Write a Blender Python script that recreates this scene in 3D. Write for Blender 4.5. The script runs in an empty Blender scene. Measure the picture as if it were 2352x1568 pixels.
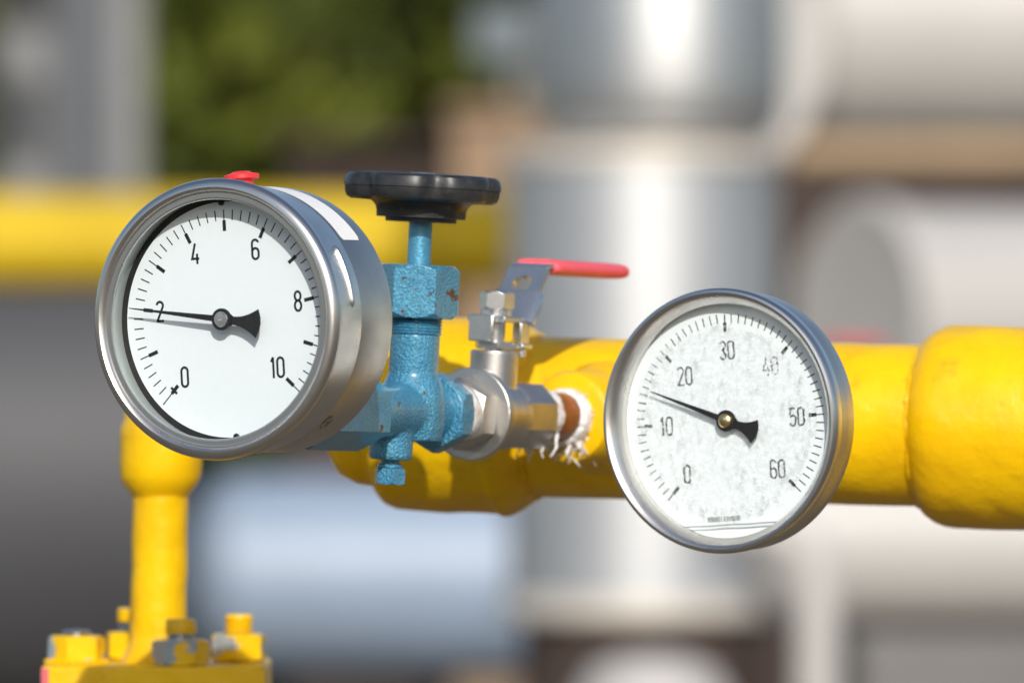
import bpy, math, random
from mathutils import Matrix, Vector, noise as mnoise
R = math.radians
sc = bpy.context.scene
COL = sc.collection
rng = random.Random(7)
CAM_H = 1.3
FPX = 19600.0          # focal length in units of the 2352-wide picture
def P(x, y, D):        # point at distance D seen at picture position x, y
    return Vector(((x - 1176) / FPX * D, D, CAM_H + (784 - y) / FPX * D))

# ------------------------------------------------------------------ materials
def new_mat(name):
    m = bpy.data.materials.new(name); m.use_nodes = True
    nt = m.node_tree; b = nt.nodes['Principled BSDF']
    return m, nt, b
def nd(nt, t, **kw):
    n = nt.nodes.new(t)
    for k, v in kw.items():
        if hasattr(n, k) and k not in ('Scale', ): setattr(n, k, v)
    return n
def setv(n, **kw):
    for k, v in kw.items(): n.inputs[k.replace('_', ' ')].default_value = v
def coords(nt, scale=(1, 1, 1), kind='Object'):
    t = nt.nodes.new('ShaderNodeTexCoord'); mp = nt.nodes.new('ShaderNodeMapping')
    mp.inputs['Scale'].default_value = scale
    nt.links.new(t.outputs[kind], mp.inputs[0]); return mp.outputs[0]
def noise(nt, co, scale, detail=4, rough=.55):
    n = nt.nodes.new('ShaderNodeTexNoise'); setv(n, Scale=scale, Detail=detail, Roughness=rough)
    nt.links.new(co, n.inputs['Vector']); return n.outputs['Fac']
def ramp(nt, fac, stops):
    r = nt.nodes.new('ShaderNodeValToRGB'); e = r.color_ramp.elements
    while len(e) < len(stops): e.new(.5)
    for i, (p, c) in enumerate(stops):
        e[i].position = p; e[i].color = c if len(c) == 4 else (*c, 1)
    nt.links.new(fac, r.inputs[0]); return r.outputs[0]
def g(v): return (v, v, v, 1)
def mixc(nt, fac, a, b):
    m = nt.nodes.new('ShaderNodeMix'); m.data_type = 'RGBA'
    if hasattr(fac, 'is_output'): nt.links.new(fac, m.inputs[0])
    else: m.inputs[0].default_value = fac
    for s, v in ((6, a), (7, b)):
        if hasattr(v, 'is_output'): nt.links.new(v, m.inputs[s])
        else: m.inputs[s].default_value = v if len(v) == 4 else (*v, 1)
    return m.outputs[2]
def bump(nt, h, strength, dist, prev=None):
    b = nt.nodes.new('ShaderNodeBump'); b.inputs['Strength'].default_value = strength; b.inputs['Distance'].default_value = dist
    nt.links.new(h, b.inputs['Height'])
    if prev: nt.links.new(prev, b.inputs['Normal'])
    return b.outputs[0]

def m_steel(name, base=(.66, .64, .61), rough=.3, brush=(40, 40, 2600), bs=.25, dirt=.35):
    m, nt, b = new_mat(name)
    setv(b, Metallic=1.0, Roughness=rough)
    co = coords(nt, brush); n = noise(nt, co, 1.0, 3)
    co2 = coords(nt); n2 = noise(nt, co2, 55, 5, .6)
    c = mixc(nt, ramp(nt, n2, [(.42, g(0)), (.75, g(1))]), (*base, 1), tuple(v * (1 - dirt) for v in base) + (1,))
    sp = noise(nt, co2, 900, 2)
    c = mixc(nt, ramp(nt, sp, [(.71, g(0)), (.76, g(.55))]), c, (.16, .13, .1, 1))
    nt.links.new(c, b.inputs['Base Color'])
    mr = nt.nodes.new('ShaderNodeMapRange'); setv(mr, From_Min=.3, From_Max=.7, To_Min=rough * .88, To_Max=rough * 1.15)
    nt.links.new(n2, mr.inputs[0]); nt.links.new(mr.outputs[0], b.inputs['Roughness'])
    nt.links.new(bump(nt, n, bs, .0002), b.inputs['Normal'])
    return m
def m_paint(name, c1, c2, rough=.35, bscale=120, bstr=.3, bdist=.002, coat=.3, metallic=0., fine=None, chips=None, chipcol=(.25, .27, .28), chip_metal=True, dirt=False):
    m, nt, b = new_mat(name)
    setv(b, Roughness=rough, Metallic=metallic)
    b.inputs['Specular IOR Level'].default_value = .32
    b.inputs['Coat Weight'].default_value = coat; b.inputs['Coat Roughness'].default_value = .18
    co = coords(nt); n = noise(nt, co, bscale, 3); n2 = noise(nt, co, bscale * .35, 4)
    col = mixc(nt, ramp(nt, n2, [(.35, g(0)), (.68, g(1))]), (*c1, 1), (*c2, 1))
    nb = bump(nt, n, bstr, bdist)
    if fine: nb = bump(nt, noise(nt, co, fine[0], 2), fine[1], fine[2], nb)
    if dirt:
        dm = nt.nodes.new('ShaderNodeMath'); dm.operation = 'MULTIPLY'
        nt.links.new(ramp(nt, noise(nt, co, 46, 6, .7), [(.56, g(0)), (.74, g(.75))]), dm.inputs[0]); nt.links.new(ramp(nt, noise(nt, co, 300, 4, .7), [(.42, g(0)), (.6, g(1))]), dm.inputs[1])
        col = mixc(nt, dm.outputs[0], col, (.30, .17, .02, 1))
    if chips:
        k = ramp(nt, noise(nt, co, chips[0], 4, .65), [(chips[1], g(0)), (chips[1] + .015, g(1))])
        col = mixc(nt, k, col, (*chipcol, 1))
        if chip_metal:
            nt.links.new(k, b.inputs['Metallic'])
    nt.links.new(col, b.inputs['Base Color']); nt.links.new(nb, b.inputs['Normal'])
    return m
def m_plain(name, c, rough=.5, metallic=0., var=.12, scale=40, bs=0.):
    m, nt, b = new_mat(name); setv(b, Roughness=rough, Metallic=metallic)
    n = noise(nt, coords(nt), scale, 4)
    lo = tuple(v * (1 - var) for v in c) + (1,); hi = tuple(min(1, v * (1 + var)) for v in c) + (1,)
    nt.links.new(ramp(nt, n, [(.3, lo), (.7, hi)]), b.inputs['Base Color'])
    if bs: nt.links.new(bump(nt, n, bs, .003), b.inputs['Normal'])
    return m

M = {}
M['steel'] = m_steel('brushed_steel', base=(.60, .56, .505), rough=.34, dirt=.13, bs=.2)
M['steel_bezel'] = m_steel('polished_bezel_steel', base=(.66, .635, .60), rough=.29, bs=.15, dirt=.12)
M['steel_cast'] = m_steel('cast_steel', base=(.61, .59, .56), rough=.4, brush=(1500, 1500, 1500), bs=.5, dirt=.3)
M['steel_plate'] = m_steel('plate_steel', base=(.74, .74, .735), rough=.26, brush=(300, 300, 300), bs=.08, dirt=.2)
M['steel_plate'].node_tree.nodes['Principled BSDF'].inputs['Metallic'].default_value = .93
M['yellow'] = m_paint('yellow_gloss_paint', dirt=True, c1=(.85, .515, .0006), c2=(.75, .425, .0006), rough=.36, bscale=90, bstr=.28, bdist=.003, coat=.1, fine=(420, .12, .001))
M['yellow_far'] = m_plain('yellow_satin_paint', (.56, .375, .001), .7, 0, .1, 6)
M['yellow_chipped'] = m_paint('chipped_yellow_paint', (.86, .555, .0008), (.78, .47, .001), rough=.35, bscale=160, bstr=.4, bdist=.002, coat=.2, chips=(66, .57), chipcol=(.33, .36, .38), chip_metal=False)
M['yellow_worn'] = m_paint('worn_yellow_paint', (.86, .535, .0006), (.78, .46, .001), rough=.38, bscale=160, bstr=.4, bdist=.002, coat=.1, chips=(80, .535), chipcol=(.27, .33, .37), chip_metal=False)
M['yellow_dirty'] = m_paint('dull_yellow_paint', (.74, .43, .004), (.6, .34, .006), rough=.45, bscale=40, bstr=.2, bdist=.003)
M['white_enamel'] = m_plain('white_dial_enamel', (.745, .79, .82), .5, 0, .012, 300)
M['white_bright'] = m_plain('gel_lightened_enamel', (.83, .87, .89), .5, 0, .012, 300)  # lighter dial white, makes up for light the gel film takes
M['black_ink'] = m_plain('black_ink', (.012, .012, .013), .5, 0, .2, 900)
M['black_ring'] = m_plain('black_gasket', (.01, .01, .011), .55, 0, .2, 300)
M['pointer_black'] = m_plain('black_pointer', (.014, .014, .015), .45, 0, .25, 700)
M['inner_wall'] = m_plain('grey_inner_wall', (.42, .46, .45), .3, .3, .08, 80)
M['red_plastic'] = m_plain('red_plastic', (.75, .03, .03), .35, 0, .08, 300)
M['label_white'] = m_plain('white_label', (.78, .77, .75), .5, 0, .02, 300)
M['brass'] = m_plain('brass', (.75, .58, .28), .3, 1, .1, 500)
M['rust_label'] = m_plain('pink_faded_label', (.62, .1, .13), .6, 0, .1, 200)
M['red_grip'] = m_plain('red_vinyl', (.80, .10, .125), .45, 0, .06, 400, .05)
M['rust'] = m_plain('rusty_pipe', (.25, .058, .008), .4, 0, .45, 130, .2)
M['steel_thread'] = m_plain('zinc_thread', (.48, .5, .52), .35, 1, .15, 400)

# black moulded plastic with dust
m, nt, b = new_mat('black_moulded_plastic')
co = coords(nt); n = noise(nt, co, 140, 5, .65); sp = noise(nt, co, 1600, 2)
c = mixc(nt, ramp(nt, n, [(.4, g(0)), (.75, g(1))]), (.014, .015, .017, 1), (.034, .034, .035, 1))
c = mixc(nt, ramp(nt, sp, [(.66, g(0)), (.72, g(.5))]), c, (.16, .16, .15, 1))
nt.links.new(c, b.inputs['Base Color']); setv(b, Roughness=.4)
nt.links.new(bump(nt, noise(nt, co, 2200, 2), .15, .0003), b.inputs['Normal'])
M['black_plastic'] = m

# blue hammered paint with rust specks
m, nt, b = new_mat('blue_hammered_paint')
co = coords(nt); n = noise(nt, co, 950, 2, .5); n2 = noise(nt, co, 70, 4)
c = mixc(nt, ramp(nt, n2, [(.35, g(0)), (.7, g(1))]), (.045, .232, .385, 1), (.085, .325, .465, 1))
rs = ramp(nt, noise(nt, co, 170, 3, .55), [(.675, g(0)), (.695, g(1))])
c = mixc(nt, rs, c, (.10, .03, .01, 1))
nt.links.new(c, b.inputs['Base Color']); setv(b, Roughness=.44, Metallic=.4)
b.inputs['Coat Weight'].default_value = 1.; b.inputs['Coat Roughness'].default_value = .24
nt.links.new(bump(nt, n, .95, .0013), b.inputs['Normal'])
M['blue'] = m
def blue_variant(name, bump_s, rust_t):
    v = m.copy(); v.name = name
    for n_ in v.node_tree.nodes:
        if n_.type == 'BUMP': n_.inputs['Strength'].default_value = bump_s
        if n_.type == 'VALTORGB' and abs(n_.color_ramp.elements[0].position - .675) < .01:
            n_.color_ramp.elements[0].position = rust_t; n_.color_ramp.elements[1].position = rust_t + .02
    return v
M['blue_smooth'] = blue_variant('blue_smooth_paint', .3, .68)
M['blue_worn'] = blue_variant('blue_worn_paint', 1.0, .645)

# sealing tape
m, nt, b = new_mat('white_sealing_tape')
co = coords(nt); n = noise(nt, co, 210, 5, .65)
c = mixc(nt, ramp(nt, n, [(.50, g(0)), (.74, g(1))]), (.80, .78, .75, 1), (.42, .22, .10, 1))
nt.links.new(c, b.inputs['Base Color']); setv(b, Roughness=.5)
b.inputs['Subsurface Weight'].default_value = .15; b.inputs['Subsurface Radius'].default_value = (.001, .001, .001)
nt.links.new(bump(nt, noise(nt, coords(nt, (1, .35, 1)), 900, 3), .5, .001), b.inputs['Normal'])
M['tape'] = m

# flat window glass: passes light straight on and mirrors a little
m = bpy.data.materials.new('clear_glass'); m.use_nodes = True; nt = m.node_tree; nt.nodes.clear()
o = nt.nodes.new('ShaderNodeOutputMaterial'); mx = nt.nodes.new('ShaderNodeMixShader'); tr = nt.nodes.new('ShaderNodeBsdfTransparent')
gl = nt.nodes.new('ShaderNodeBsdfGlossy'); gl.inputs['Roughness'].default_value = .02; mx.inputs[0].default_value = .05
tr.inputs[0].default_value = (.965, .98, .975, 1)
nt.links.new(tr.outputs[0], mx.inputs[1]); nt.links.new(gl.outputs[0], mx.inputs[2]); nt.links.new(mx.outputs[0], o.inputs[0])
M['glass'] = m

# gel and droplets behind the glass of the second gauge
m = bpy.data.materials.new('clear_gel_droplets'); m.use_nodes = True; nt = m.node_tree; nt.nodes.clear()
o = nt.nodes.new('ShaderNodeOutputMaterial')
co = coords(nt); big = noise(nt, co, 95, 3); h0 = noise(nt, co, 520, 3, .6)
vo = nt.nodes.new('ShaderNodeTexVoronoi'); vo.feature = 'SMOOTH_F1'; vo.inputs['Scale'].default_value = 640; vo.inputs['Smoothness'].default_value = .35
ad = nt.nodes.new('ShaderNodeMixRGB'); ad.inputs[0].default_value = .012
sp_ = nt.nodes.new('ShaderNodeTexNoise'); sp_.inputs['Scale'].default_value = 300; nt.links.new(co, sp_.inputs['Vector'])
nt.links.new(co, ad.inputs[1]); nt.links.new(sp_.outputs['Color'], ad.inputs[2]); nt.links.new(ad.outputs[0], vo.inputs['Vector'])
hm = nt.nodes.new('ShaderNodeMath'); hm.operation = 'SUBTRACT'; nt.links.new(h0, hm.inputs[0])
hv = nt.nodes.new('ShaderNodeMath'); hv.operation = 'MULTIPLY'; hv.inputs[1].default_value = .55; nt.links.new(vo.outputs['Distance'], hv.inputs[0]); nt.links.new(hv.outputs[0], hm.inputs[1])
h = hm.outputs[0]
nb = bump(nt, h, 1.0, .0022)
tr = nt.nodes.new('ShaderNodeBsdfTransparent'); rf = nt.nodes.new('ShaderNodeBsdfRefraction'); gl = nt.nodes.new('ShaderNodeBsdfGlossy'); df = nt.nodes.new('ShaderNodeBsdfDiffuse'); tl = nt.nodes.new('ShaderNodeBsdfTranslucent')
rf.inputs['IOR'].default_value = 1.22; rf.inputs['Roughness'].default_value = .02; gl.inputs['Roughness'].default_value = .10
df.inputs[0].default_value = (.93, .95, .97, 1); tl.inputs[0].default_value = (.93, .95, .97, 1)
for s in (rf, gl): nt.links.new(nb, s.inputs['Normal'])
def mixs(f, a, b2):
    x = nt.nodes.new('ShaderNodeMixShader')
    if hasattr(f, 'is_output'): nt.links.new(f, x.inputs[0])
    else: x.inputs[0].default_value = f
    nt.links.new(a, x.inputs[1]); nt.links.new(b2, x.inputs[2]); return x.outputs[0]
wet = mixs(.93, rf.outputs[0], df.outputs[0]); wet = mixs(.4, wet, tl.outputs[0]); wet = mixs(.2, wet, gl.outputs[0])
mk = ramp(nt, h, [(.18, g(.0)), (.22, g(.24))])
bg_ = ramp(nt, big, [(.30, g(.6)), (.6, g(1))])
mu = nt.nodes.new('ShaderNodeMath'); mu.operation = 'MULTIPLY'; nt.links.new(mk, mu.inputs[0]); nt.links.new(bg_, mu.inputs[1])
nt.links.new(mixs(mu.outputs[0], tr.outputs[0], wet), o.inputs[0])
M['gel'] = m
# ink seen broken up where droplets sit over it
m, nt, b = new_mat('broken_black_ink'); setv(b, Roughness=.5); b.inputs['Base Color'].default_value = (.014, .011, .01, 1)
k = ramp(nt, noise(nt, coords(nt), 760, 3, .6), [(.37, g(.1)), (.43, g(1))]); nt.links.new(k, b.inputs['Alpha'])
M['ink_broken'] = m
m = m.copy(); m.name = 'scattered_black_ink'; e_ = [n for n in m.node_tree.nodes if n.type == 'VALTORGB'][0].color_ramp.elements; e_[0].position = .50; e_[1].position = .54
M['ink_scattered'] = m

# background materials
M['silver'] = m_plain('aluminium_cladding', (.54, .55, .56), .46, .75, .05, 6)
M['silver_bright'] = m_plain('bright_aluminium', (.55, .56, .565), .42, .92, .06, 6)
M['silver_dull'] = m_plain('dull_aluminium', (.66, .6, .52), .5, .3, .08, 8)
M['cream'] = m_plain('cream_vessel_paint', (.45, .43, .405), .5, 0, .05, 3)
M['mauve'] = m_plain('grey_mauve_paint', (.60, .56, .57), .55, 0, .05, 3)
M['tan_bounce'] = m_plain('tan_bounce', (.34, .235, .135), .6, 0, .08, 4)  # tan ground bounce put into a colour for the added bar
M['concrete'] = m_plain('grey_concrete', (.17, .16, .15), .8, 0, .12, 6)
M['tan'] = m_plain('tan_plaster', (.27, .18, .11), .8, 0, .15, 4)
M['brown'] = m_plain('dark_brown_boards', (.05, .032, .024), .8, 0, .25, 5)
M['grey_dark'] = m_plain('dark_grey_tank_paint', (.062, .062, .066), .6, 0, .08, 3)
M['grey_mid'] = m_plain('grey_steel_paint', (.21, .21, .205), .5, 0, .1, 5)
M['grey_blue'] = m_plain('blue_grey_steel_paint', (.075, .082, .095), .5, 0, .1, 5)
M['grey_slate'] = m_plain('slate_blue_paint', (.12, .15, .165), .6, 0, .06, 5)
M['pale_blue'] = m_plain('pale_blue_shade_tint', (.26, .325, .42), .45, 0, .06, 5)  # blue of skylit shade put into the base colour
M['mid_blue'] = m_plain('blue_pipe_paint', (.17, .26, .42), .5, 0, .08, 5)
M['white_paint'] = m_plain('white_paint', (.72, .69, .66), .5, 0, .04, 4)
M['red_paint'] = m_plain('red_wheel_paint', (.65, .04, .05), .4, 0, .08, 30)
M['bark'] = m_plain('bark', (.10, .07, .045), .9, 0, .3, 8)
m, nt, b = new_mat('foliage'); setv(b, Roughness=.6)
n = noise(nt, coords(nt), 1.6, 2)
oi = nt.nodes.new('ShaderNodeObjectInfo')
nt.links.new(ramp(nt, n, [(.34, (.016, .022, .002)), (.5, (.052, .068, .004)), (.68, (.13, .145, .006))]), b.inputs['Base Color'])
M['leaf'] = m
m, nt, b = new_mat('gravel_ground'); setv(b, Roughness=.9)
co = coords(nt); n = noise(nt, co, 2.0, 6, .7); n2 = noise(nt, co, 60, 3)
c = mixc(nt, ramp(nt, n, [(.35, g(0)), (.7, g(1))]), (.10, .083, .062, 1), (.17, .14, .105, 1))
c = mixc(nt, ramp(nt, n2, [(.45, g(0)), (.6, g(.5))]), c, (.08, .07, .06, 1))
nt.links.new(c, b.inputs['Base Color']); nt.links.new(bump(nt, n2, .5, .01), b.inputs['Normal'])
M['gravel'] = m

# ------------------------------------------------------------------ mesh building (millimetres in local frames)
TOY = Matrix.Rotation(-math.pi / 2, 4, 'X')     # local z axis laid along +y
TOX = Matrix.Rotation(math.pi / 2, 4, 'Y')      # local z axis laid along +x
I4 = Matrix.Identity(4)
def T(x, y, z): return Matrix.Translation((x, y, z))
class MB:
    def __init__(s): s.v = []; s.f = []
    def add(s, vs, fs, mat=I4):
        o = len(s.v); s.v += [mat @ Vector(v) for v in vs]; s.f += [tuple(i + o for i in f) for f in fs]; return s
    def lathe(s, prof, mat=I4, seg=96, a0=0., a1=360., caps=True):
        full = abs(a1 - a0) >= 360; n = seg if full else seg + 1
        vs = []; fs = []; k = len(prof)
        for i in range(n):
            a = R(a0 + (a1 - a0) * i / seg)
            for r, z in prof: vs.append((r * math.cos(a), r * math.sin(a), z))
        for i in range(seg):
            j = (i + 1) % n if full else i + 1
            for q in range(k - 1):
                fs.append((i * k + q, j * k + q, j * k + q + 1, i * k + q + 1))
        if full and caps:
            if prof[0][0] > 1e-6 and caps is True: fs.append(tuple(i * k for i in range(n))[::-1])
            if prof[-1][0] > 1e-6 and caps is True: fs.append(tuple(i * k + k - 1 for i in range(n)))
        return s.add(vs, fs, mat)
    def prism(s, n, rad, z0, z1, rot=0., ch=0., mat=I4):
        # n-sided bar with corners turned down at both ends like a nut
        sub = 6; vs = []; ring = []
        apo = rad * math.cos(math.pi / n)
        def rr(a):
            a = (a - R(rot)) % (2 * math.pi / n) - math.pi / n
            return apo / math.cos(a)
        N = n * sub
        for zz, top in ((z0, 0), (z1, 1)):
            inner = []; outer = []
            for i in range(N):
                a = R(rot) + 2 * math.pi * i / N; r = rr(a)
                inner.append((min(r, apo * .99) * math.cos(a), min(r, apo * .99) * math.sin(a), zz))
                d = ch * max(0, (r - apo * .985) / (rad - apo * .985)) if ch else 0.
                outer.append((r * math.cos(a), r * math.sin(a), zz + (d if not top else -d)))
            ring.append((inner, outer))
        vs = ring[0][0] + ring[0][1] + ring[1][1] + ring[1][0]
        fs = [tuple(range(N))[::-1], tuple(range(3 * N, 4 * N))]
        for b0 in range(3):
            for i in range(N):
                j = (i + 1) % N
                fs.append((b0 * N + i, b0 * N + j, (b0 + 1) * N + j, (b0 + 1) * N + i))
        return s.add(vs, fs, mat)
    def box(s, x0, x1, y0, y1, z0, z1, mat=I4):
        vs = [(x, y, z) for z in (z0, z1) for y in (y0, y1) for x in (x0, x1)]
        return s.add(vs, [(0, 2, 3, 1), (4, 5, 7, 6), (0, 1, 5, 4), (2, 6, 7, 3), (0, 4, 6, 2), (1, 3, 7, 5)], mat)
    def extrude(s, poly, z0, z1, mat=I4):
        n = len(poly); vs = [(x, y, z0) for x, y in poly] + [(x, y, z1) for x, y in poly]
        fs = [tuple(range(n))[::-1], tuple(range(n, 2 * n))] + [(i, (i + 1) % n, n + (i + 1) % n, n + i) for i in range(n)]
        return s.add(vs, fs, mat)
    def ribbon(s, pts, w, z0, z1, closed=False, mat=I4):
        n = len(pts); L = []; Rr = []
        for i in range(n):
            p = Vector(pts[i])
            a = Vector(pts[i - 1]) if (i or closed) else None
            b = Vector(pts[(i + 1) % n]) if (i < n - 1 or closed) else None
            d1 = (p - a).normalized() if a is not None else None; d2 = (b - p).normalized() if b is not None else None
            d1 = d1 or d2; d2 = d2 or d1
            t = (d1 + d2); t = t.normalized() if t.length > 1e-6 else d1
            nn = Vector((-t.y, t.x)); c = max(.5, nn.dot(Vector((-d1.y, d1.x))))
            L.append(p + nn * w / 2 / c); Rr.append(p - nn * w / 2 / c)
        vs = [(q.x, q.y, z1) for q in L] + [(q.x, q.y, z1) for q in Rr] + [(q.x, q.y, z0) for q in L] + [(q.x, q.y, z0) for q in Rr]
        fs = []
        for i in range(n if closed else n - 1):
            j = (i + 1) % n
            fs += [(i, n + i, n + j, j), (2 * n + i, i, j, 2 * n + j), (n + i, 3 * n + i, 3 * n + j, n + j)]
        return s.add(vs, fs, mat)
    def wobble(s, amp, scale, seed=0.):
        for i, v in enumerate(s.v):
            d = mnoise.noise_vector(Vector((v.x, v.y, 0)) * scale + Vector((seed, 0, 0))); s.v[i] = v + Vector((d.x, d.y, 0)) * amp
        return s
    def tube(s, pts, rad, seg=16, caps=True, mat=I4):
        rads = rad if isinstance(rad, (list, tuple)) else [rad] * len(pts)
        pts = [Vector(p) for p in pts]; vs = []; fs = []; up = Vector((0.123, .31, 1)).normalized()
        prev = None
        for i, p in enumerate(pts):
            t = (pts[min(i + 1, len(pts) - 1)] - pts[max(i - 1, 0)]).normalized()
            x = (prev if prev is not None else up.cross(t)); x = (x - t * x.dot(t)).normalized(); prev = x; y = t.cross(x)
            for k in range(seg):
                a = 2 * math.pi * k / seg; vs.append(p + (x * math.cos(a) + y * math.sin(a)) * rads[i])
        for i in range(len(pts) - 1):
            for k in range(seg):
                j = (k + 1) % seg; fs.append((i * seg + k, i * seg + j, (i + 1) * seg + j, (i + 1) * seg + k))
        if caps: fs += [tuple(range(seg))[::-1], tuple(range((len(pts) - 1) * seg, len(pts) * seg))]
        return s.add(vs, fs, mat)
    def warp(s, amp, scale, seed=0.):
        for i, v in enumerate(s.v):
            d = mnoise.noise_vector(Vector(v) * scale + Vector((seed, seed, seed))); s.v[i] = v + d * amp
        return s
    def build(s, name, mat, parent=None, unit=.001, smooth=32, bev=0.):
        me = bpy.data.meshes.new(name); me.from_pydata([tuple(v * unit) for v in s.v], [], s.f); me.update()
        import bmesh
        bm = bmesh.new(); bm.from_mesh(me); bmesh.ops.recalc_face_normals(bm, faces=bm.faces); bm.to_mesh(me); bm.free()
        if smooth:
            me.polygons.foreach_set('use_smooth', [True] * len(me.polygons)); me.set_sharp_from_angle(angle=R(smooth))
        me.materials.append(M[mat] if isinstance(mat, str) else mat)
        o = bpy.data.objects.new(name, me); COL.objects.link(o)
        if parent is not None: o.parent = parent
        if bev:
            bv = o.modifiers.new('edge', 'BEVEL'); bv.width = bev * unit; bv.segments = 2; bv.limit_method = 'ANGLE'; bv.angle_limit = R(40)
        return o
def tag(o, label=None, cat=None, group=None, kind=None):
    for k, v in (('label', label), ('category', cat), ('group', group), ('kind', kind)):
        if v: o[k] = v
    return o
def thing(name, origin, X, Y, Z, label, cat, group=None):
    o = bpy.data.objects.new(name, None); COL.objects.link(o); o.empty_display_size = .02
    m = Matrix.Identity(4)
    for i in range(3): m[i][0] = X[i]; m[i][1] = Y[i]; m[i][2] = Z[i]; m[i][3] = origin[i]
    o.matrix_world = m
    return tag(o, label, cat, group)
EX, EY, EZ = Vector((1, 0, 0)), Vector((0, 1, 0)), Vector((0, 0, 1))

# ------------------------------------------------------------------ dial lettering
def arc(cx, cy, rx, ry, a0, a1, n=10):
    return [(cx + rx * math.cos(R(a0 + (a1 - a0) * i / n)), cy + ry * math.sin(R(a0 + (a1 - a0) * i / n))) for i in range(n + 1)]
def glyph(ch, w, h):
    r = w / 2; t = r * 1.05
    if ch == '0': return [(arc(r, h - t, r, t, 0, 180) + arc(r, t, r, t, 180, 360), True)]
    if ch == '1': return [([(r * .25, h * .80), (r * .95, h - .02), (r * 1.05, h)], False), ([(r * 1.1, h + .3), (r * 1.1, -.35)], False)]
    if ch == '2': return [(arc(r, h - t, r, t, 170, -25, 12) + [(0.05, .05)], False), ([(-.3, 0), (w + .2, 0)], False)]
    if ch == '3': return [(arc(r, h - t, r, t, 165, -60, 10) + [(r * 1.15, h * .53)] , False), ([(r * .7, h * .53), (r * 1.15, h * .53)] + arc(r, t, r, t, 62, -165, 10), False)]
    if ch == '4': return [([(r * 1.05, h + .3), (-.1, h * .24), (w + .35, h * .24)], False), ([(w * .78, h * .5), (w * .78, -.35)], False)]
    if ch == '5': return [([(w * .95, h), (w * .08, h), (w * .02, h * .55)], False), ([(w * .02, h * .5)] + arc(r, h * .58 - t, r, t, 140, 0, 8) + arc(r, t, r, t, 0, -165, 10), False)]
    if ch == '6': return [([(w * .98, h - t * .75)] + arc(r, h - t, r, t, 20, 180, 8) + arc(r, t, r, t, 180, 360, 10) + arc(r, h * .56 - t, r, t, 0, 165, 8), False)]
    if ch == '8': return [(arc(r, h * .765, r * .92, h * .235, 0, 349, 22), True), (arc(r, h * .265, r, h * .265, 0, 349, 22), True)]
    return []
def number(mb, txt, cx, cy, h, w, sw, z, gap=1.35, fine=False):
    gw = {c: (w * .62 if c == '1' else w) for c in '0123456789'}
    tot = sum(gw[c] for c in txt) + gap * (len(txt) - 1); x = cx - tot / 2
    for c in txt:
        for pts, cl in glyph(c, w if c != '1' else w * .8, h - sw):
            pts = [(x + px, cy - (h - sw) / 2 + py) for px, py in pts]
            if fine:
                q = []
                for a_, b_ in zip(pts, pts[1:] + ([pts[0]] if cl else [])):
                    m_ = max(1, int(math.dist(a_, b_) / .4)); q += [(a_[0] + (b_[0] - a_[0]) * i / m_, a_[1] + (b_[1] - a_[1]) * i / m_) for i in range(m_)]
                if not cl: q.append(pts[-1])
                pts = q
            mb.ribbon(pts, sw, z, z + .05, cl)
        x += gw[c] + gap
def pol(r, a): return (r * math.cos(R(a)), r * math.sin(R(a)))
def tick(mb, a, r0, r1, w, z):
    mb.ribbon([pol(r0, a), pol(r1, a)], w, z, z + .05)

def pointer_mb(ang, tip, z, fan_r=20.5, fan_h=6.0):
    mb = MB(); pts = [(tip, .18), (tip, -.18), (5, -1.25), (0, -3.0), (-4.2, -2.4)]
    pts += [(-5.2 - (fan_r - 5.2) * k / 6, -(1.7 + (fan_h - 1.7) * (k / 6) ** 2.0)) for k in range(0, 7)]
    pts += [(-(fan_r + 1.3), -fan_h * .45), (-(fan_r + 1.6), 0), (-(fan_r + 1.3), fan_h * .45)]
    pts += [(-5.2 - (fan_r - 5.2) * k / 6, (1.7 + (fan_h - 1.7) * (k / 6) ** 2.0)) for k in range(6, -1, -1)]
    pts += [(-4.2, 2.4), (0, 3.0), (5, 1.25)]
    mb.extrude(pts, z, z + .5, Matrix.Rotation(R(ang), 4, 'Z'))
    mb.lathe([(4.5, z - .1), (4.5, z + .9), (0, z + .9)], seg=40)
    return mb

# ------------------------------------------------------------------ first gauge
CAMO = Vector((0, 0, CAM_H))
def frame(yaw, pitch, roll):
    m = Matrix.Rotation(yaw, 3, 'Z') @ Matrix.Rotation(pitch, 3, 'X') @ Matrix.Rotation(roll, 3, (0, -1, 0))
    return m @ EX, m @ EZ, m @ Vector((0, -1, 0))
U, V, N = frame(R(-28.006), R(-.173), R(3.414))
G1 = thing('pressure_gauge', CAMO + Vector((-.11581, 3.49202, .00901)), U, V, N,
           'round steel pressure gauge with clear 0 to 10 dial and red plug on top', 'gauge', 'round dial gauges on the piping')
c = MB().lathe([(53.0, -12.0), (54.5, -13.0), (54.7, -13.6), (54.7, -38.6), (54.5, -39.6), (53.9, -40.2), (50, -40.5), (0, -40.3)], seg=160).build('case', 'steel', G1)
bz = MB().lathe([(51.2, -1.2), (51.2, 10.0), (49.2, 10.3), (48.9, 10.8), (49.1, 11.3), (49.9, 11.5), (51.5, 11.1), (51.9, 11.2), (52.2, 11.9), (52.8, 12.8), (53.9, 13.5), (55.2, 13.4),
                 (56.4, 12.6), (57.2, 11.4), (57.6, 10.0), (57.4, 8.5), (56.8, 7.3), (55.9, 6.5), (55.4, 5.9), (55.3, 5), (55.3, -11.9), (55.15, -12.5), (54.7, -12.8), (53.0, -12.8)], seg=180, caps=False).build('bezel', 'steel_bezel', G1)
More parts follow.
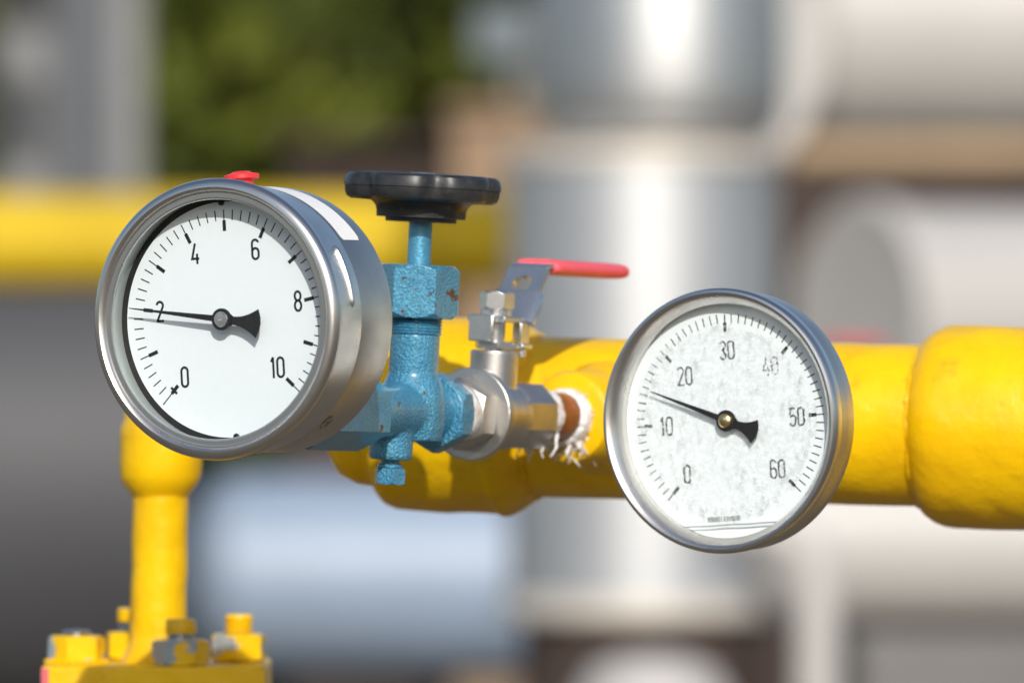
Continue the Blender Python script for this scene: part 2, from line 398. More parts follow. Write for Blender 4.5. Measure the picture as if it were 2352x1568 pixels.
# pressed rib on the bezel band, following the curve
rb = MB(); pts = [(55.2 * math.cos(R(a)), 55.2 * math.sin(R(a)), -5.2 - 1.2 * 0) for a in [1.5 + 28 * k / 24 for k in range(25)]]
rb.tube(pts, [.25 + .95 * min(1, min(k, 24 - k) / 2.2) ** .6 for k in range(25)], 12).build('rib', 'steel_bezel', bz)
MB().lathe([(51.15, -.6), (51.15, 9.9)], seg=128, caps=False).build('inner_wall', 'inner_wall', G1)
MB().lathe([(47.8, -.35), (51.3, -.35)], seg=128, caps=False).build('dial_ring', 'black_ring', G1)
d1 = MB().lathe([(48.3, -.3), (48.3, 0), (0, 0)], seg=128).build('dial', 'white_enamel', G1)
mk = MB(); nm = MB()
for i in range(51):
    a = 225 - 5.4 * i
    if i == 0: tick(mk, a, 40.2, 46.8, .5, .02)
    else: tick(mk, a, 40.6 if i % 5 else 39.5, 45, .5, .02)
    if i % 5 == 0: tick(mk, a, 36.2, 40.7, 1.55, .02)
tt = pol(39.0, 225); uu = pol(1, 135); mk.ribbon([(tt[0] - uu[0] * 1.9, tt[1] - uu[1] * 1.9), (tt[0] + uu[0] * 1.9, tt[1] + uu[1] * 1.9)], 1.1, .03, .09)
mk.build('scale_marks', 'black_ink', d1, smooth=0)
# picture position of each figure -> place on the dial plane
def on_dial(fr, C, sx, sy):
    u, v, n = fr; d = Vector(((sx - 2048) / 34133, 1, (1365.5 - sy) / 34133)); t = C.dot(n) / d.dot(n); q = d * t - C
    return q.dot(u) * 1000, q.dot(v) * 1000
C1 = Vector((-.11581, 3.49202, .00901))
for s_, x, y in (('0', 497, 1080), ('2', 374, 754), ('4', 549, 467), ('6', 848, 445), ('8', 1060, 702), ('10', 957, 1032)):
    px, py = on_dial((U, V, N), C1, 340 + x / 1.2446, 640 + y / 1.2446)
    nm = MB(); number(nm, s_, px, py, 8.9, 2.95, 1.0, .02); nm.build('numeral', 'black_ink', d1, smooth=0)
for a in (90, 270):
    x, y = pol(48.2, a + 1); MB().lathe([(1.5, -.2), (1.5, .35), (1.1, .7), (0, .75)], T(x, y, 0), 20).build('dial_screw', 'pointer_black', G1)
pointer_mb(170.6, 44.2, 5.6, 16.6, 5.9).build('pointer', 'pointer_black', G1)
hb = MB().lathe([(3.15, 5.8), (3.15, 6.9), (2.95, 7.15), (.75, 7.2), (.7, 6.9), (.35, 6.9), (.3, 7.25), (0, 7.3)], seg=40).build('hub', 'steel_plate', G1)
MB().lathe([(1.6, 0), (1.6, 5.7)], seg=20).build('spindle', 'steel_plate', G1)
MB().lathe([(50.9, 9.2), (50.9, 10.0), (0, 10.0)], seg=96, caps=False).build('glass', 'glass', G1)
# red plug standing on the case
PL = T(0, 56.6, -16.2) @ Matrix.Rotation(-math.pi / 2, 4, 'X') @ Matrix.Rotation(R(-2), 4, 'Y')
MB().lathe([(5, -3), (5, .9), (7.2, 1.0), (7.45, 1.3), (7.45, 2.7), (7.2, 3.0), (4.4, 3.6), (3.6, 4.2), (3.3, 4.3), (0, 4.35)], PL, 56).build('blowout_plug', 'red_plastic', G1)
# white label wrapped on the case: rounded ends
lb = MB(); na, nz = 40, 8; vs = []; fs = []
for i in range(na + 1):
    a = 33 + 70 * i / na; e = min(1, min(i, na - i) / 1.6) ; sh = 1.1 * (1 - math.sqrt(max(0, 1 - (1 - e) ** 2)))
    for j in range(nz + 1):
        z = -15.8 - sh - (15 - 2 * sh) * j / nz; vs.append((54.86 * math.cos(R(a)), 54.86 * math.sin(R(a)), z))
for i in range(na):
    for j in range(nz): q = i * (nz + 1) + j; fs.append((q, q + 1, q + nz + 2, q + nz + 1))
lb.add(vs, fs).build('case_label', 'label_white', G1)
# torn scrap of old label low on the case
sc_ = MB(); ctr = (-52, -22); pts = []
for k in range(16):
    a = 2 * math.pi * k / 16; rr = 1 + .45 * mnoise.noise(Vector((k * 1.7, 3.1, 0)))
    pts.append((-53.5 + 4.2 * rr * math.cos(a) + 1.2 * math.sin(a), -19.5 + 3.4 * rr * math.sin(a)))
vs = [(54.9 * math.cos(R(q[0])), 54.9 * math.sin(R(q[0])), q[1]) for q in pts]
sc_.add(vs, [tuple(range(16))]).build('label_scrap', m_plain('torn_label', (.3, .25, .2), .8, .2, .8, 500), c, smooth=0)
MB().lathe([(11, -62), (11, -40)], T(0, -41.5, 0), 40).build('stem', 'steel', G1)

# ------------------------------------------------------------------ second gauge
U2, V2, N2 = frame(R(-29.9), R(-.218), R(3.827)); C2 = Vector((.09209, 3.60297, -.03341))
G2 = thing('pressure_gauge', CAMO + C2, U2, V2, N2,
           'round steel pressure gauge with droplets behind its glass and a 0 to 60 dial', 'gauge', 'round dial gauges on the piping')
c2 = MB().lathe([(55.2, 4.0), (54.95, -2), (54.8, -8), (54.3, -9.2), (52, -9.6), (44, -9.8), (42, -24), (40, -26), (0, -26)], seg=140, caps=False).build('case', 'steel', G2)
MB().lathe([(50.0, -1.0), (50.0, 4.4), (49.3, 5.0), (49.4, 5.8), (50.6, 7.9), (51.9, 9.8), (53.0, 10.9), (54.0, 11.3), (55.0, 11.0), (55.7, 10.1), (55.95, 8.6), (55.8, 6.5), (55.45, 4.6), (55.3, 3.6), (54.6, 3.6)], seg=160, caps=False).build('bezel', 'steel_bezel', G2)
d2 = MB().lathe([(49.9, -.3), (49.9, 0), (0, 0)], seg=128).build('dial', 'white_bright', G2)
mk = MB(); mb2 = MB(); nm = MB()
for i in range(61):
    a = 225 - 4.5 * i; tgt = mb2 if (a > 82 and a < 232) else mk
    tick(tgt, a, 41.2 if i % 10 else 40.2, 45, .48, .02)
    if i % 10 == 0: tick(tgt, a, 37.6, 41.3, 1.5, .02)
mk.build('scale_marks', 'black_ink', d2, smooth=0); mb2.wobble(.4, .9, 2.).build('scale_marks', 'ink_broken', d2, smooth=0)
for s_, x, y in (('0', 553, 1075), ('10', 440, 817), ('20', 540, 546), ('30', 767, 406), ('40', 1003, 492), ('50', 1146, 765), ('60', 1041, 1047)):
    px, py = on_dial((U2, V2, N2), C2, 2340 + x / 1.3518, 1100 + y / 1.3518)
    nm = MB(); number(nm, s_, px, py, 8.2, 2.7, .8, .02, 1.2, True); nm.wobble(.55 if s_ == '40' else .34, 1.3, float(s_)); nm.build('numeral', 'ink_scattered' if s_ == '40' else 'ink_broken', d2, smooth=0)
fp = MB()      # small ruled print near the lower edge
for k in range(34):
    if k in (15, 16): continue
    if rng.random() < .8: fp.box(-13.4 + k * .46, -13.4 + k * .46 + .2, -42.3, -40.0, .02, .06)
for y in (-42.0, -41.3, -40.6): fp.box(-13.4, 2.3, y, y + .16, .02, .065)
fp.build('fine_print', m_plain('grey_print', (.12, .12, .12), .6, 0, .6, 900), d2, smooth=0)
pointer_mb(157.7, 38.6, 3.2, 14.2, 5.2).build('pointer', 'pointer_black', G2)
MB().lathe([(2.9, 3.4), (2.9, 5.2), (2.3, 5.8), (1.2, 6.1), (0, 6.2)], seg=40).build('hub', 'brass', G2)
MB().lathe([(1.6, 0), (1.6, 3.3)], seg=20).build('spindle', 'steel_plate', G2)
# gel film: uneven patch reaching the wall at the left and ending at a level line below
fl = MB(); n = 96; vs = [(0, 0, 2.4)]; fs = []; rings = 10
for j in range(1, rings + 1):
    for i in range(n):
        a = 360 * i / n; lim = 40.5 + 5.5 * max(0, math.cos(R(a - 195))) ** .7 + 1.1 * mnoise.noise(Vector((math.cos(R(a)) * 3, math.sin(R(a)) * 3, 2)))
        x, y = pol(lim * j / rings, a); y = max(y, -43.4); vs.append((x, y, 2.4))
for i in range(n):
    fs.append((0, 1 + i, 1 + (i + 1) % n))
    for j in range(rings - 1):
        q = 1 + j * n; fs.append((q + i, q + n + i, q + n + (i + 1) % n, q + (i + 1) % n))
fl.add(vs, fs).build('gel_film', 'gel', G2)
# droplets standing on the inside of the glass
dr = MB()
for k in range(520):
    a = rng.uniform(0, 360); rr = 43 * math.sqrt(rng.random()) if k % 3 else rng.uniform(36, 43)
    x, y = pol(rr, a)
    if y < -43 or (30 < a < 70 and rr > 41): continue
    s_ = rng.triangular(.3, 1.35, .42); ex = rng.uniform(.75, 1.6)
    dr.lathe([(s_, 0), (s_ * .86, s_ * .32), (s_ * .5, s_ * .55), (0, s_ * .62)], T(x, y, 2.6) @ Matrix.Rotation(rng.uniform(0, 3), 4, 'Z') @ Matrix.Diagonal((ex, 1, 1, 1)), 10, caps=False)
m = bpy.data.materials.new('water_droplet'); m.use_nodes = True; nt = m.node_tree; nt.nodes.clear()
o = nt.nodes.new('ShaderNodeOutputMaterial'); tr = nt.nodes.new('ShaderNodeBsdfTransparent'); gl = nt.nodes.new('ShaderNodeBsdfGlossy'); gl.inputs['Roughness'].default_value = .36
rf = nt.nodes.new('ShaderNodeBsdfRefraction'); rf.inputs['IOR'].default_value = 1.33
nt.links.new(mixs(.15, mixs(.07, tr.outputs[0], rf.outputs[0]), gl.outputs[0]), o.inputs[0]); M['droplet'] = m
dp = dr.build('droplets', 'droplet', G2); dp['kind'] = 'stuff'
lv = MB(); pts = [(-25 + 46 * k / 20, -43.7 + .1 * math.sin(k * .8) - .012 * k, 2.5) for k in range(21)]
lv.tube(pts, .33, 8).build('level_line', m_plain('gel_edge', (.35, .37, .37), .2, 0, .1, 300), G2)
MB().lathe([(50.0, 3.6), (50.0, 4.3), (0, 4.3)], seg=96, caps=False).build('glass', 'glass', G2)
# short stem behind the case that turns straight back to the pipe
yb = (G2.matrix_world.to_3x3().inverted() @ EY) ; s0 = Vector((0, 0, -24)); s1 = Vector((0, 0, -38))
MB().tube([s0, s1, s1 + yb * 6 + Vector((0, 0, -4)), s1 + yb * 16 + Vector((0, 0, -6)), s1 + yb * 150 + Vector((0, 0, -6))], 10.5, 28).build('stem', 'yellow', G2)

# ------------------------------------------------------------------ needle valve
YA = R(29)
def roll_y(v, a=R(2.8)): return Vector((v.x * math.cos(a) + v.z * math.sin(a), v.y, -v.x * math.sin(a) + v.z * math.cos(a)))
VX = roll_y(Vector((math.cos(YA), -math.sin(YA), 0))); VY = roll_y(Vector((math.sin(YA), math.cos(YA), 0))); VZ = roll_y(EZ)
VO = P(945, 946, 3.631)
NV = thing('needle_valve', VO, VX, VY, VZ, 'blue hammered needle valve with black lobed handwheel behind the 0 to 10 gauge', 'valve')
bd = MB()
bd.lathe([(10.6, -6), (10.6, 33.5)], seg=64)
bd.lathe([(13.2, -12), (14.2, -6), (14.4, 0), (14.2, 5), (12.8, 11), (10.6, 16)], seg=64)
bd.lathe([(13, -46), (12.2, -38), (11.6, -24), (12.4, -8), (12.4, 8), (11.2, 14), (11.6, 20), (13, 26)], TOY, 64)
bd.lathe([(8.6, -20.5), (9.3, -19), (9.3, -9), (9.6, 0)], T(0, -16, 0), 48)
body = bd.build('cast_body', 'blue', NV)
rm = body.modifiers.new('cast', 'REMESH'); rm.mode = 'VOXEL'; rm.voxel_size = .0006; rm.use_smooth_shade = True
sm = body.modifiers.new('soft', 'SMOOTH'); sm.factor = .6; sm.iterations = 9
HEXR = 17.3
def hexrot(up_flat): return 0 if up_flat else 30
# hex bars along the main axis, one flat turned to the side (+x): corners at +-30 deg
HX = TOY
MB().prism(6, HEXR, -86, -43, 30, .6, HX).build('inlet_hex', 'blue_smooth', NV, bev=.35)
MB().prism(6, HEXR, 17.5, 28.5, 30, 2.6, HX).build('outlet_hex', 'blue', NV, bev=.5)
th = []; z = 33.0
for k in range(6): th += [(10.7, z), (11.5, z + .6)]; z += 1.25
MB().lathe([(9, 32)] + th + [(10.7, z), (9, z + .5)], seg=64).build('bonnet_thread', 'blue', NV, smooth=20)
MB().prism(6, 17.8, 40, 62.6, 25, 2.2).build('bonnet_nut', 'blue_worn', NV, bev=.5)
MB().lathe([(5.05, 55), (5.05, 84)], seg=40).build('valve_stem', 'blue_smooth', NV)
# handwheel
def lob(a, Rr, depth, gw=9.):
    d = (a - 10 + 30) % 60 - 30
    return Rr - depth * math.exp(-(d / gw) ** 2)
prof = [(0.0, 100.4, 0), (.55, 100.6, 0), (.80, 101.2, .3), (.93, 100.8, .7), (.975, 99.7, .9), (.995, 97.6, 1), (1.0, 95.6, 1), (1.0, 95.3, 1), (.985, 95.2, 1), (.98, 92.6, 1), (.955, 90.6, .95), (.90, 89.6, .8), (.62, 89.4, 0)]
vs = []; fs = []; n = 180
for (q, z, dp_) in prof:
    for i in range(n):
        a = 360 * i / n; rr = q * lob(a, 33.6, 3.4 * dp_); vs.append((rr * math.cos(R(a)), rr * math.sin(R(a)), z))
for j in range(len(prof) - 1):
    for i in range(n): k = (i + 1) % n; fs.append((j * n + i, j * n + k, (j + 1) * n + k, (j + 1) * n + i))
w = MB().add(vs, fs)
w.lathe([(22.5, 89.6), (20.8, 88.6), (19.6, 87.2), (19.1, 85.4), (19.0, 82.6), (15.2, 82.5), (15.1, 80.8), (5, 80.7)], seg=96, caps=False)
hw = w.build('handwheel', 'black_plastic', NV, smooth=28)
MB().lathe([(5.3, 100), (5.3, 101.6), (5.0, 101.9), (0, 101.9)], seg=32).build('cap', 'steel_plate', hw)
# bleed screw below
bl = MB().lathe([(4.0, -26), (4.0, -20)], T(0, -16, 0), 32).lathe([(4.9, -24.2), (5.4, -23.6), (5.4, -22.6), (4.6, -22)], T(0, -16, 0), 32).build('bleed_screw', 'blue', NV)
MB().prism(6, 6.9, -31, -24, 12, .7, T(0, -16, 0)).build('hex_head', 'blue', bl, bev=.25)

# ------------------------------------------------------------------ ball valve on the same line
BV = thing('ball_valve', VO, VX, VY, VZ, 'stainless ball valve with red lever sleeve between blue valve and taped nipple', 'valve')
b = MB().lathe([(12.5, 50), (20, 50.3), (20.2, 51), (20.2, 54), (19.6, 55), (17.2, 57), (15.6, 60), (15.2, 66), (15.2, 76), (14.6, 82)], TOY, 80)
b.lathe([(10.4, 0), (10.4, 27.9)], T(0, 70, 0), 56)
bo = b.build('valve_body', 'steel_cast', BV)
rm = bo.modifiers.new('cast', 'REMESH'); rm.mode = 'VOXEL'; rm.voxel_size = .0005; rm.use_smooth_shade = True
sm = bo.modifiers.new('soft', 'SMOOTH'); sm.factor = .5; sm.iterations = 5
MB().prism(8, 15.2, 74, 104.5, 22.5, .8, TOY).build('outlet_octagon', 'steel_cast', BV, bev=.5)
MB().prism(6, 15.8, 38, 50.2, 30, 1.6, TOY).build('inlet_hex', 'steel_cast', BV, bev=.6)
MB().lathe([(9, 27), (12.3, 28.4), (12.6, 31), (13.4, 33), (13.2, 35.5), (12.4, 38.2), (10, 39)], TOY, 64).warp(.25, .5).build('thread_tape', 'tape', BV)
B0 = T(0, 70, 0)
MB().lathe([(4.2, 27), (4.2, 47)], B0, 32).build('valve_stem', 'steel_plate', BV)
MB().prism(6, 9.2, 28.4, 31.8, 8, .5, B0).build('gland_nut', 'steel_plate', BV, bev=.3)
MB().prism(6, 7.7, 45.6, 53.2, 23, 1.0, B0).build('stem_nut', 'steel_plate', BV, bev=.3)
MB().lathe([(6.9, 42.6), (6.9, 45.5)], B0, 40).build('washer', 'steel_plate', BV, bev=.2)
# lever: flat at the stem, bent up, then level under the sleeve
def strap(path, w, t):
    mb = MB(); vs = []; n = len(path)
    for i, (y, z) in enumerate(path):
        a = Vector(path[max(0, i - 1)]); b2 = Vector(path[min(n - 1, i + 1)]); d = (b2 - a).normalized(); nn = Vector((-d.y, d.x)) * t / 2
        ww = w[i] if isinstance(w, list) else w
        vs += [(-ww, y + nn.x, z + nn.y), (ww, y + nn.x, z + nn.y), (ww, y - nn.x, z - nn.y), (-ww, y - nn.x, z - nn.y)]
    fs = [(0, 1, 2, 3), (4 * n - 1, 4 * n - 2, 4 * n - 3, 4 * n - 4)]
    for i in range(n - 1):
        for k in range(4): fs.append((4 * i + k, 4 * i + (k + 1) % 4, 4 * i + 4 + (k + 1) % 4, 4 * i + 4 + k))
    return mb.add(vs, fs, B0)
lev = strap([(-9, 41.3), (8, 41.3), (10.5, 41.7), (12, 42.6), (16, 47.6)], 9.2, 2.2)
lv_o = lev.build('lever', 'steel_plate', BV, bev=.3)
# upper part of the lever with its round hole: a plate in the sloped plane
sl0 = Vector((0, 16, 47.6)); sd = Vector((0, 12.4, 17.6)).normalized(); sn = Vector((0, -sd.z, sd.y)); Ls = 20.0
def slope_pt(u, v, h): return (u, sl0.y + sd.y * v + sn.y * h, sl0.z + sd.z * v + sn.z * h)
hole = [(4.6 * math.cos(2 * math.pi * k / 32), 11.0 + 4.6 * math.sin(2 * math.pi * k / 32)) for k in range(32)]
def sq(k):
    a = 2 * math.pi * k / 32; c_, s_ = math.cos(a), math.sin(a); q = min(10 / abs(c_) if abs(c_) > 1e-6 else 1e9, (Ls / 2) / abs(s_) if abs(s_) > 1e-6 else 1e9)
    return (c_ * q, Ls / 2 + s_ * q)
outer = [sq(k) for k in range(32)]
pl = MB(); vs = []
for h in (1.1, -1.1):
    vs += [slope_pt(u, v, h) for u, v in outer] + [slope_pt(u, v, h) for u, v in hole]
fs = []
for k in range(32):
    j = (k + 1) % 32
    fs += [(k, j, 32 + j, 32 + k), (64 + k, 96 + k, 96 + j, 64 + j), (32 + k, 32 + j, 96 + j, 96 + k), (k, 64 + k, 64 + j, j)]
pl.add(vs, fs, B0).build('lever_plate', 'steel_plate', lv_o, smooth=40)
e = slope_pt(0, Ls, 0)
strap([(e[1] - .3, e[2] - .4), (e[1] + .6, e[2] + .9), (e[1] + 2, e[2] + 1.5), (e[1] + 70, e[2] + 1.5)], 9.6, 2.2).build('lever_arm', 'steel_plate', lv_o, bev=.3)
# sleeve: flattened tube with a rounded far end
gy0, gy1, gz = e[1] + 6, e[1] + 78, e[2] + 1.3
sv = MB(); vs = []; ns = 36; ks = [0, .02, .06, .3, .6, .86, .93, .97, .99, 1.0]; sc_k = [.86, .97, 1, 1, 1, .98, .90, .74, .5, .0]
for t, kk in zip(ks, sc_k):
    for i in range(ns):
        a = 2 * math.pi * i / ns; cx_, cz_ = math.cos(a), math.sin(a)
        x = 11.6 * (abs(cx_) ** .55) * (1 if cx_ >= 0 else -1) * kk; zz = 3.5 * (abs(cz_) ** .7) * (1 if cz_ >= 0 else -1) * (.35 + .65 * kk if kk else 0)
        vs.append((x, gy0 + (gy1 - gy0) * t, gz + zz))
fs = [tuple(range(ns))]
for j in range(len(ks) - 1):
    for i in range(ns): q = (i + 1) % ns; fs.append((j * ns + i, j * ns + q, (j + 1) * ns + q, (j + 1) * ns + i))
sv.add(vs, fs, B0).build('lever_sleeve', 'red_grip', BV, smooth=50)
# sliding lock plate over the sloped part
lk = MB(); vs = []; prof_l = [(-12.2, -1.6), (-12.6, .2), (-11.6, 1.9), (-9.5, 2.5), (9.5, 2.5), (11.6, 1.9), (12.6, .2), (12.2, -1.6)]
for v in (-9.5, -8.8, 6.0, 7.0):
    for (u, h) in prof_l: vs.append(slope_pt(u * (1 if v < 6.5 else .94), v, h))
for v in (7.0, 6.0, -8.8, -9.5):
    for (u, h) in prof_l: vs.append(slope_pt(u * (1 if v < 6.5 else .94) * .92, v, h - 1.0))
n = 8; fs = []
for j in range(7):
    for k in range(n - 1): fs.append((j * n + k, j * n + k + 1, (j + 1) * n + k + 1, (j + 1) * n + k))
for k in range(n - 1): fs.append((7 * n + k, 7 * n + k + 1, k + 1, k))
lk.add(vs, fs, B0).build('lock_plate', 'steel_plate', BV, smooth=40)
# stop plate: bent tab at the gauge side and small ears
st = MB().box(-7.2, 4.8, -11.4, -10.0, 31.5, 43.2, B0).box(-7.2, 4.8, -10.0, -3.5, 41.9, 43.3, B0)
st.build('stop_tab', 'steel_plate', BV, bev=.6)
MB().box(-10.5, 12.8, 2.0, 11.0, 29.2, 31.2, B0).build('stop_plate', 'steel_plate', BV, bev=.5)
MB().box(9.6, 11.0, 3.0, 10.5, 31.2, 40.4, B0).box(3.0, 11.0, 9.8, 11.0, 33.0, 40.2, B0).build('stop_ear', 'steel_plate', BV, bev=.3)
MB().lathe([(1.5, 25.5), (1.5, 29.4)], B0 @ T(10.8, 5.5, 0), 16).build('stop_pin', 'steel_plate', BV)

# ------------------------------------------------------------------ rusty nipple wrapped in tape
NP = thing('pipe_nipple', VO, VX, VY, VZ, 'short rusty pipe nipple wrapped in frayed white sealing tape', 'pipe fitting')
MB().lathe([(10.6, 100), (10.6, 142)], TOY, 64).build('pipe', 'rust', NP)
rr2 = random.Random(3)
def tapering(y0, y1, r0, seed, slant, bulge=1.25):
    mb = MB(); n = 96; k = 14; vs = []; fs = []
    for j in range(k + 1):
        t = j / k
        for i in range(n):
            a = 2 * math.pi * i / n
            e_ = .9 * mnoise.noise(Vector((math.cos(a) * 2.2, math.sin(a) * 2.2, seed))) + .5 * mnoise.noise(Vector((math.cos(a) * 7, math.sin(a) * 7, seed + 5)))
            y = y0 + (y1 - y0) * t + slant * math.sin(a) + (e_ * 2.1 if j in (0, k) else e_ * .9)
            r = r0 + (bulge if 0 < j < k else 0.) * (1 - abs(2 * t - 1) ** 4) + .55 * mnoise.noise(Vector((a * 3.2 + seed, y * .55, 1.3))) + .35 * mnoise.noise(Vector((a * 9, y * 1.2, seed)))
            if j in (0, k): r = 10.7
            vs.append((r * math.cos(a), y, r * math.sin(a)))
    for j in range(k):
        for i in range(n): q = (i + 1) % n; fs.append((j * n + i, j * n + q, (j + 1) * n + q, (j + 1) * n + i))
    return mb.add(vs, fs)
tp = tapering(103.0, 116, 11.4, 1.0, 1.6, .6).build('sealing_tape', 'tape', NP, smooth=60)
tp2 = tapering(131.5, 146, 11.9, 4.0, 1.2, 1.0).build('sealing_tape', 'tape', NP, smooth=60)
fr_ = MB()
def strand(p, d, L, w):
    vs = []; n = 9; p = Vector(p); d = Vector(d).normalized(); side = Vector((rr2.uniform(-1, 1), rr2.uniform(-1, 1), rr2.uniform(-.3, .3))).normalized()
    for i in range(n):
        t = i / (n - 1); ww = w * (1 - .75 * t) * rr2.uniform(.7, 1.3) * .5
        vs += [p + side * ww, p - side * ww]
        d = (d + Vector((rr2.uniform(-1, 1), rr2.uniform(-1, 1), rr2.uniform(-1.2, .6))) * .6).normalized(); side = (side + Vector((rr2.uniform(-1, 1), rr2.uniform(-1, 1), rr2.uniform(-1, 1))) * .45).normalized(); p = p + d * L / n
    fr_.add(vs, [(2 * i, 2 * i + 1, 2 * i + 3, 2 * i + 2) for i in range(n - 1)])
for k in range(46):
    a = R(rr2.triangular(-150, -25, -80)); y = rr2.triangular(131, 145, 136) if k % 6 else rr2.uniform(106, 114); r = 12.3
    strand((r * math.cos(a), y, r * math.sin(a)), (math.cos(a) * .8 + rr2.uniform(-.5, .5), rr2.uniform(-.9, .5), math.sin(a) * .9 - .3), rr2.uniform(4, 11) * (1.5 if k % 7 == 0 else 1), rr2.uniform(1.0, 3.6))
for k in range(9):
    a = R(rr2.uniform(-40, 100)); y = rr2.uniform(134, 141); r = 13.4
    strand((r * math.cos(a), y, r * math.sin(a)), (math.cos(a), rr2.uniform(-.5, .8), math.sin(a)), rr2.uniform(1.5, 3.5), rr2.uniform(.5, 1.2))
f_o = fr_.build('loose_strands', 'tape', tp2, smooth=60)
sd_ = f_o.modifiers.new('body', 'SOLIDIFY'); sd_.thickness = .00025

# ------------------------------------------------------------------ main yellow pipe
PH = R(15); PD = Vector((math.cos(PH), -math.sin(PH), -math.tan(R(1.15)))).normalized()
PX = PD; PY = EZ.cross(PX).normalized(); PZ = PX.cross(PY)
YP = thing('yellow_pipe', P(1457, 962, 3.806), PX, PY, PZ, 'thick yellow gas pipe with wide welded collars running behind both gauges', 'pipe')
kx = .1925 / math.cos(PH)       # mm along the pipe per picture unit
def ax(x): return (x - 1457) * kx
def pipe_lathe(prof, seed, amp=.5):
    mb = MB(); k = []
    for (r0, z0), (r1, z1) in zip(prof[:-1], prof[1:]):
        m_ = max(1, int(abs(z1 - z0) / 3))
        k += [(r0 + (r1 - r0) * i / m_, z0 + (z1 - z0) * i / m_) for i in range(m_)]
    k.append(prof[-1]); mb.lathe(k, TOX, 120)
    return mb.warp(amp, .06, seed).warp(amp * .3, .3, seed + 3)
pipe_lathe([(35.8, ax(1190)), (35.8, ax(2160))], 1, .35).build('pipe', 'yellow', YP)
pipe_lathe([(0, ax(748)), (12, ax(750)), (22, ax(762)), (29, ax(785)), (32.5, ax(820)), (33.5, ax(862)), (34.5, ax(872)), (38, ax(880)), (41, ax(893)), (43, ax(915)), (43.6, ax(940)), (43.8, ax(1150)), (44.4, ax(1156)), (45, ax(1166)), (44.2, ax(1178)), (42, ax(1196)), (39.5, ax(1214)), (37.6, ax(1228)), (36, ax(1236))], 5, .6).build('collar', 'yellow', YP)
pipe_lathe([(35.6, ax(2116)), (36.4, ax(2119)), (38.0, ax(2124)), (40.8, ax(2137)), (43.0, ax(2153)), (44.3, ax(2170)), (44.9, ax(2190)), (44.9, ax(2900))], 9, .6).build('collar', 'yellow', YP)
# weld bead where the collar meets the pipe
for xx, rad in ((2119, 35.9), (1236, 36.2)):
    wp = [(ax(xx), rad * math.cos(a), rad * math.sin(a)) for a in [2 * math.pi * i / 120 for i in range(121)]]
    MB().tube(wp, 1.1, 10, False).warp(.9, .25, xx).build('weld_bead', 'yellow', YP)
# upright leg of the pipe, outside the picture on the right
lz = (YP.matrix_world @ Vector((ax(2750) * .001, 0, 0))).z * 1000
MB().lathe([(30, -lz + 1), (30, -40)], T(ax(2750), 0, 0), 48).lathe([(62, -lz + 1), (62, -lz + 14), (30, -lz + 14)], T(ax(2750), 0, 0), 48).build('support_leg', 'yellow', YP)
# branch boss that takes the nipple: axis of the valves, seen in the pipe's frame
mloc = YP.matrix_world.inverted() @ NV.matrix_world
bm_ = Matrix.Translation((YP.matrix_world.inverted() @ NV.matrix_world.translation) * 1000)
rot_ = mloc.to_3x3().to_4x4()
MB().lathe([(10.5, 138), (16.5, 138.4), (19.5, 140), (20.8, 143), (21.0, 160), (22, 164), (25, 168), (28, 200)], bm_ @ rot_ @ TOY, 72).warp(.4, .1, 2).build('branch_boss', 'yellow', YP)
p2 = (YP.matrix_world.inverted() @ (G2.matrix_world @ ((s1 + yb * 100 + Vector((0, 0, -6))) * .001))) * 1000
q2 = (YP.matrix_world.to_3x3().inverted() @ EY).to_track_quat('Z', 'Y').to_matrix().to_4x4()
MB().lathe([(10.6, 0), (17, .5), (18.5, 3), (19, 24), (21, 30), (25, 60)], Matrix.Translation(p2) @ q2, 64).build('branch_boss', 'yellow', YP)

# ------------------------------------------------------------------ yellow riser with bolted flange
DR = 3.89; KR = DR / FPX * 1000
RO = P(362, 1520, DR)
RS = thing('flanged_riser', RO, EX, EY, EZ, 'upright yellow riser pipe on a square bolted flange below the 0 to 10 gauge', 'pipe')
def rz(y): return (1520 - y) * KR
tilt = Matrix.Shear('XY', 4, (.018, 0))
def riser(prof, seed):
    mb = MB(); k = []
    for (r0, z0), (r1, z1) in zip(prof[:-1], prof[1:]):
        m_ = max(1, int(abs(z1 - z0) / 3)); k += [(r0 + (r1 - r0) * i / m_, z0 + (z1 - z0) * i / m_) for i in range(m_)]
    k.append(prof[-1]); return mb.lathe(k, tilt, 72).warp(.45, .07, seed).warp(.16, .3, seed)
riser([(17.5, 0), (15.2, rz(1500)), (13.3, rz(1480)), (12.8, rz(1460)), (12.7, rz(1300)), (12.7, rz(1110))], 1).build('pipe', 'yellow', RS)
riser([(12.7, rz(1140)), (14.4, rz(1128)), (17.2, rz(1108)), (18.5, rz(1090)), (18.9, rz(1060)), (18.8, rz(990)), (18.2, rz(975)), (17.0, rz(960)), (16.8, rz(900)), (16.5, rz(800)), (12, rz(770)), (0, rz(765))], 4).build('collar', 'yellow', RS)
fw = 50.5
fl_ = MB().box(-fw, fw, -48, 52, -70, 0).build('flange', 'yellow', RS, bev=1.3)
MB().box(-fw + .2, -fw + 3.4, -48.35, -48.15, -45, -.8).build('label_edge', 'rust_label', fl_, smooth=0)
MB().box(-fw, fw, -48, 52, -142, -73).build('lower_flange', 'yellow', RS, bev=1.3)
MB().box(-44, 44, -42, 46, -73, -70).build('gasket', 'black_ring', RS)
zg = RO.z * 1000
MB().lathe([(24, -zg), (24, -160), (30, -150), (38, -142)], seg=64).build('lower_pipe', 'yellow', RS)
MB().lathe([(60, -zg + .5), (60, -zg + 14), (24, -zg + 14)], seg=64).build('foot_plate', 'yellow', RS)
bolts = [((60, -184), 0), ((-183, -62), 1), ((185, 60), 2), ((-66, 184), 3)]
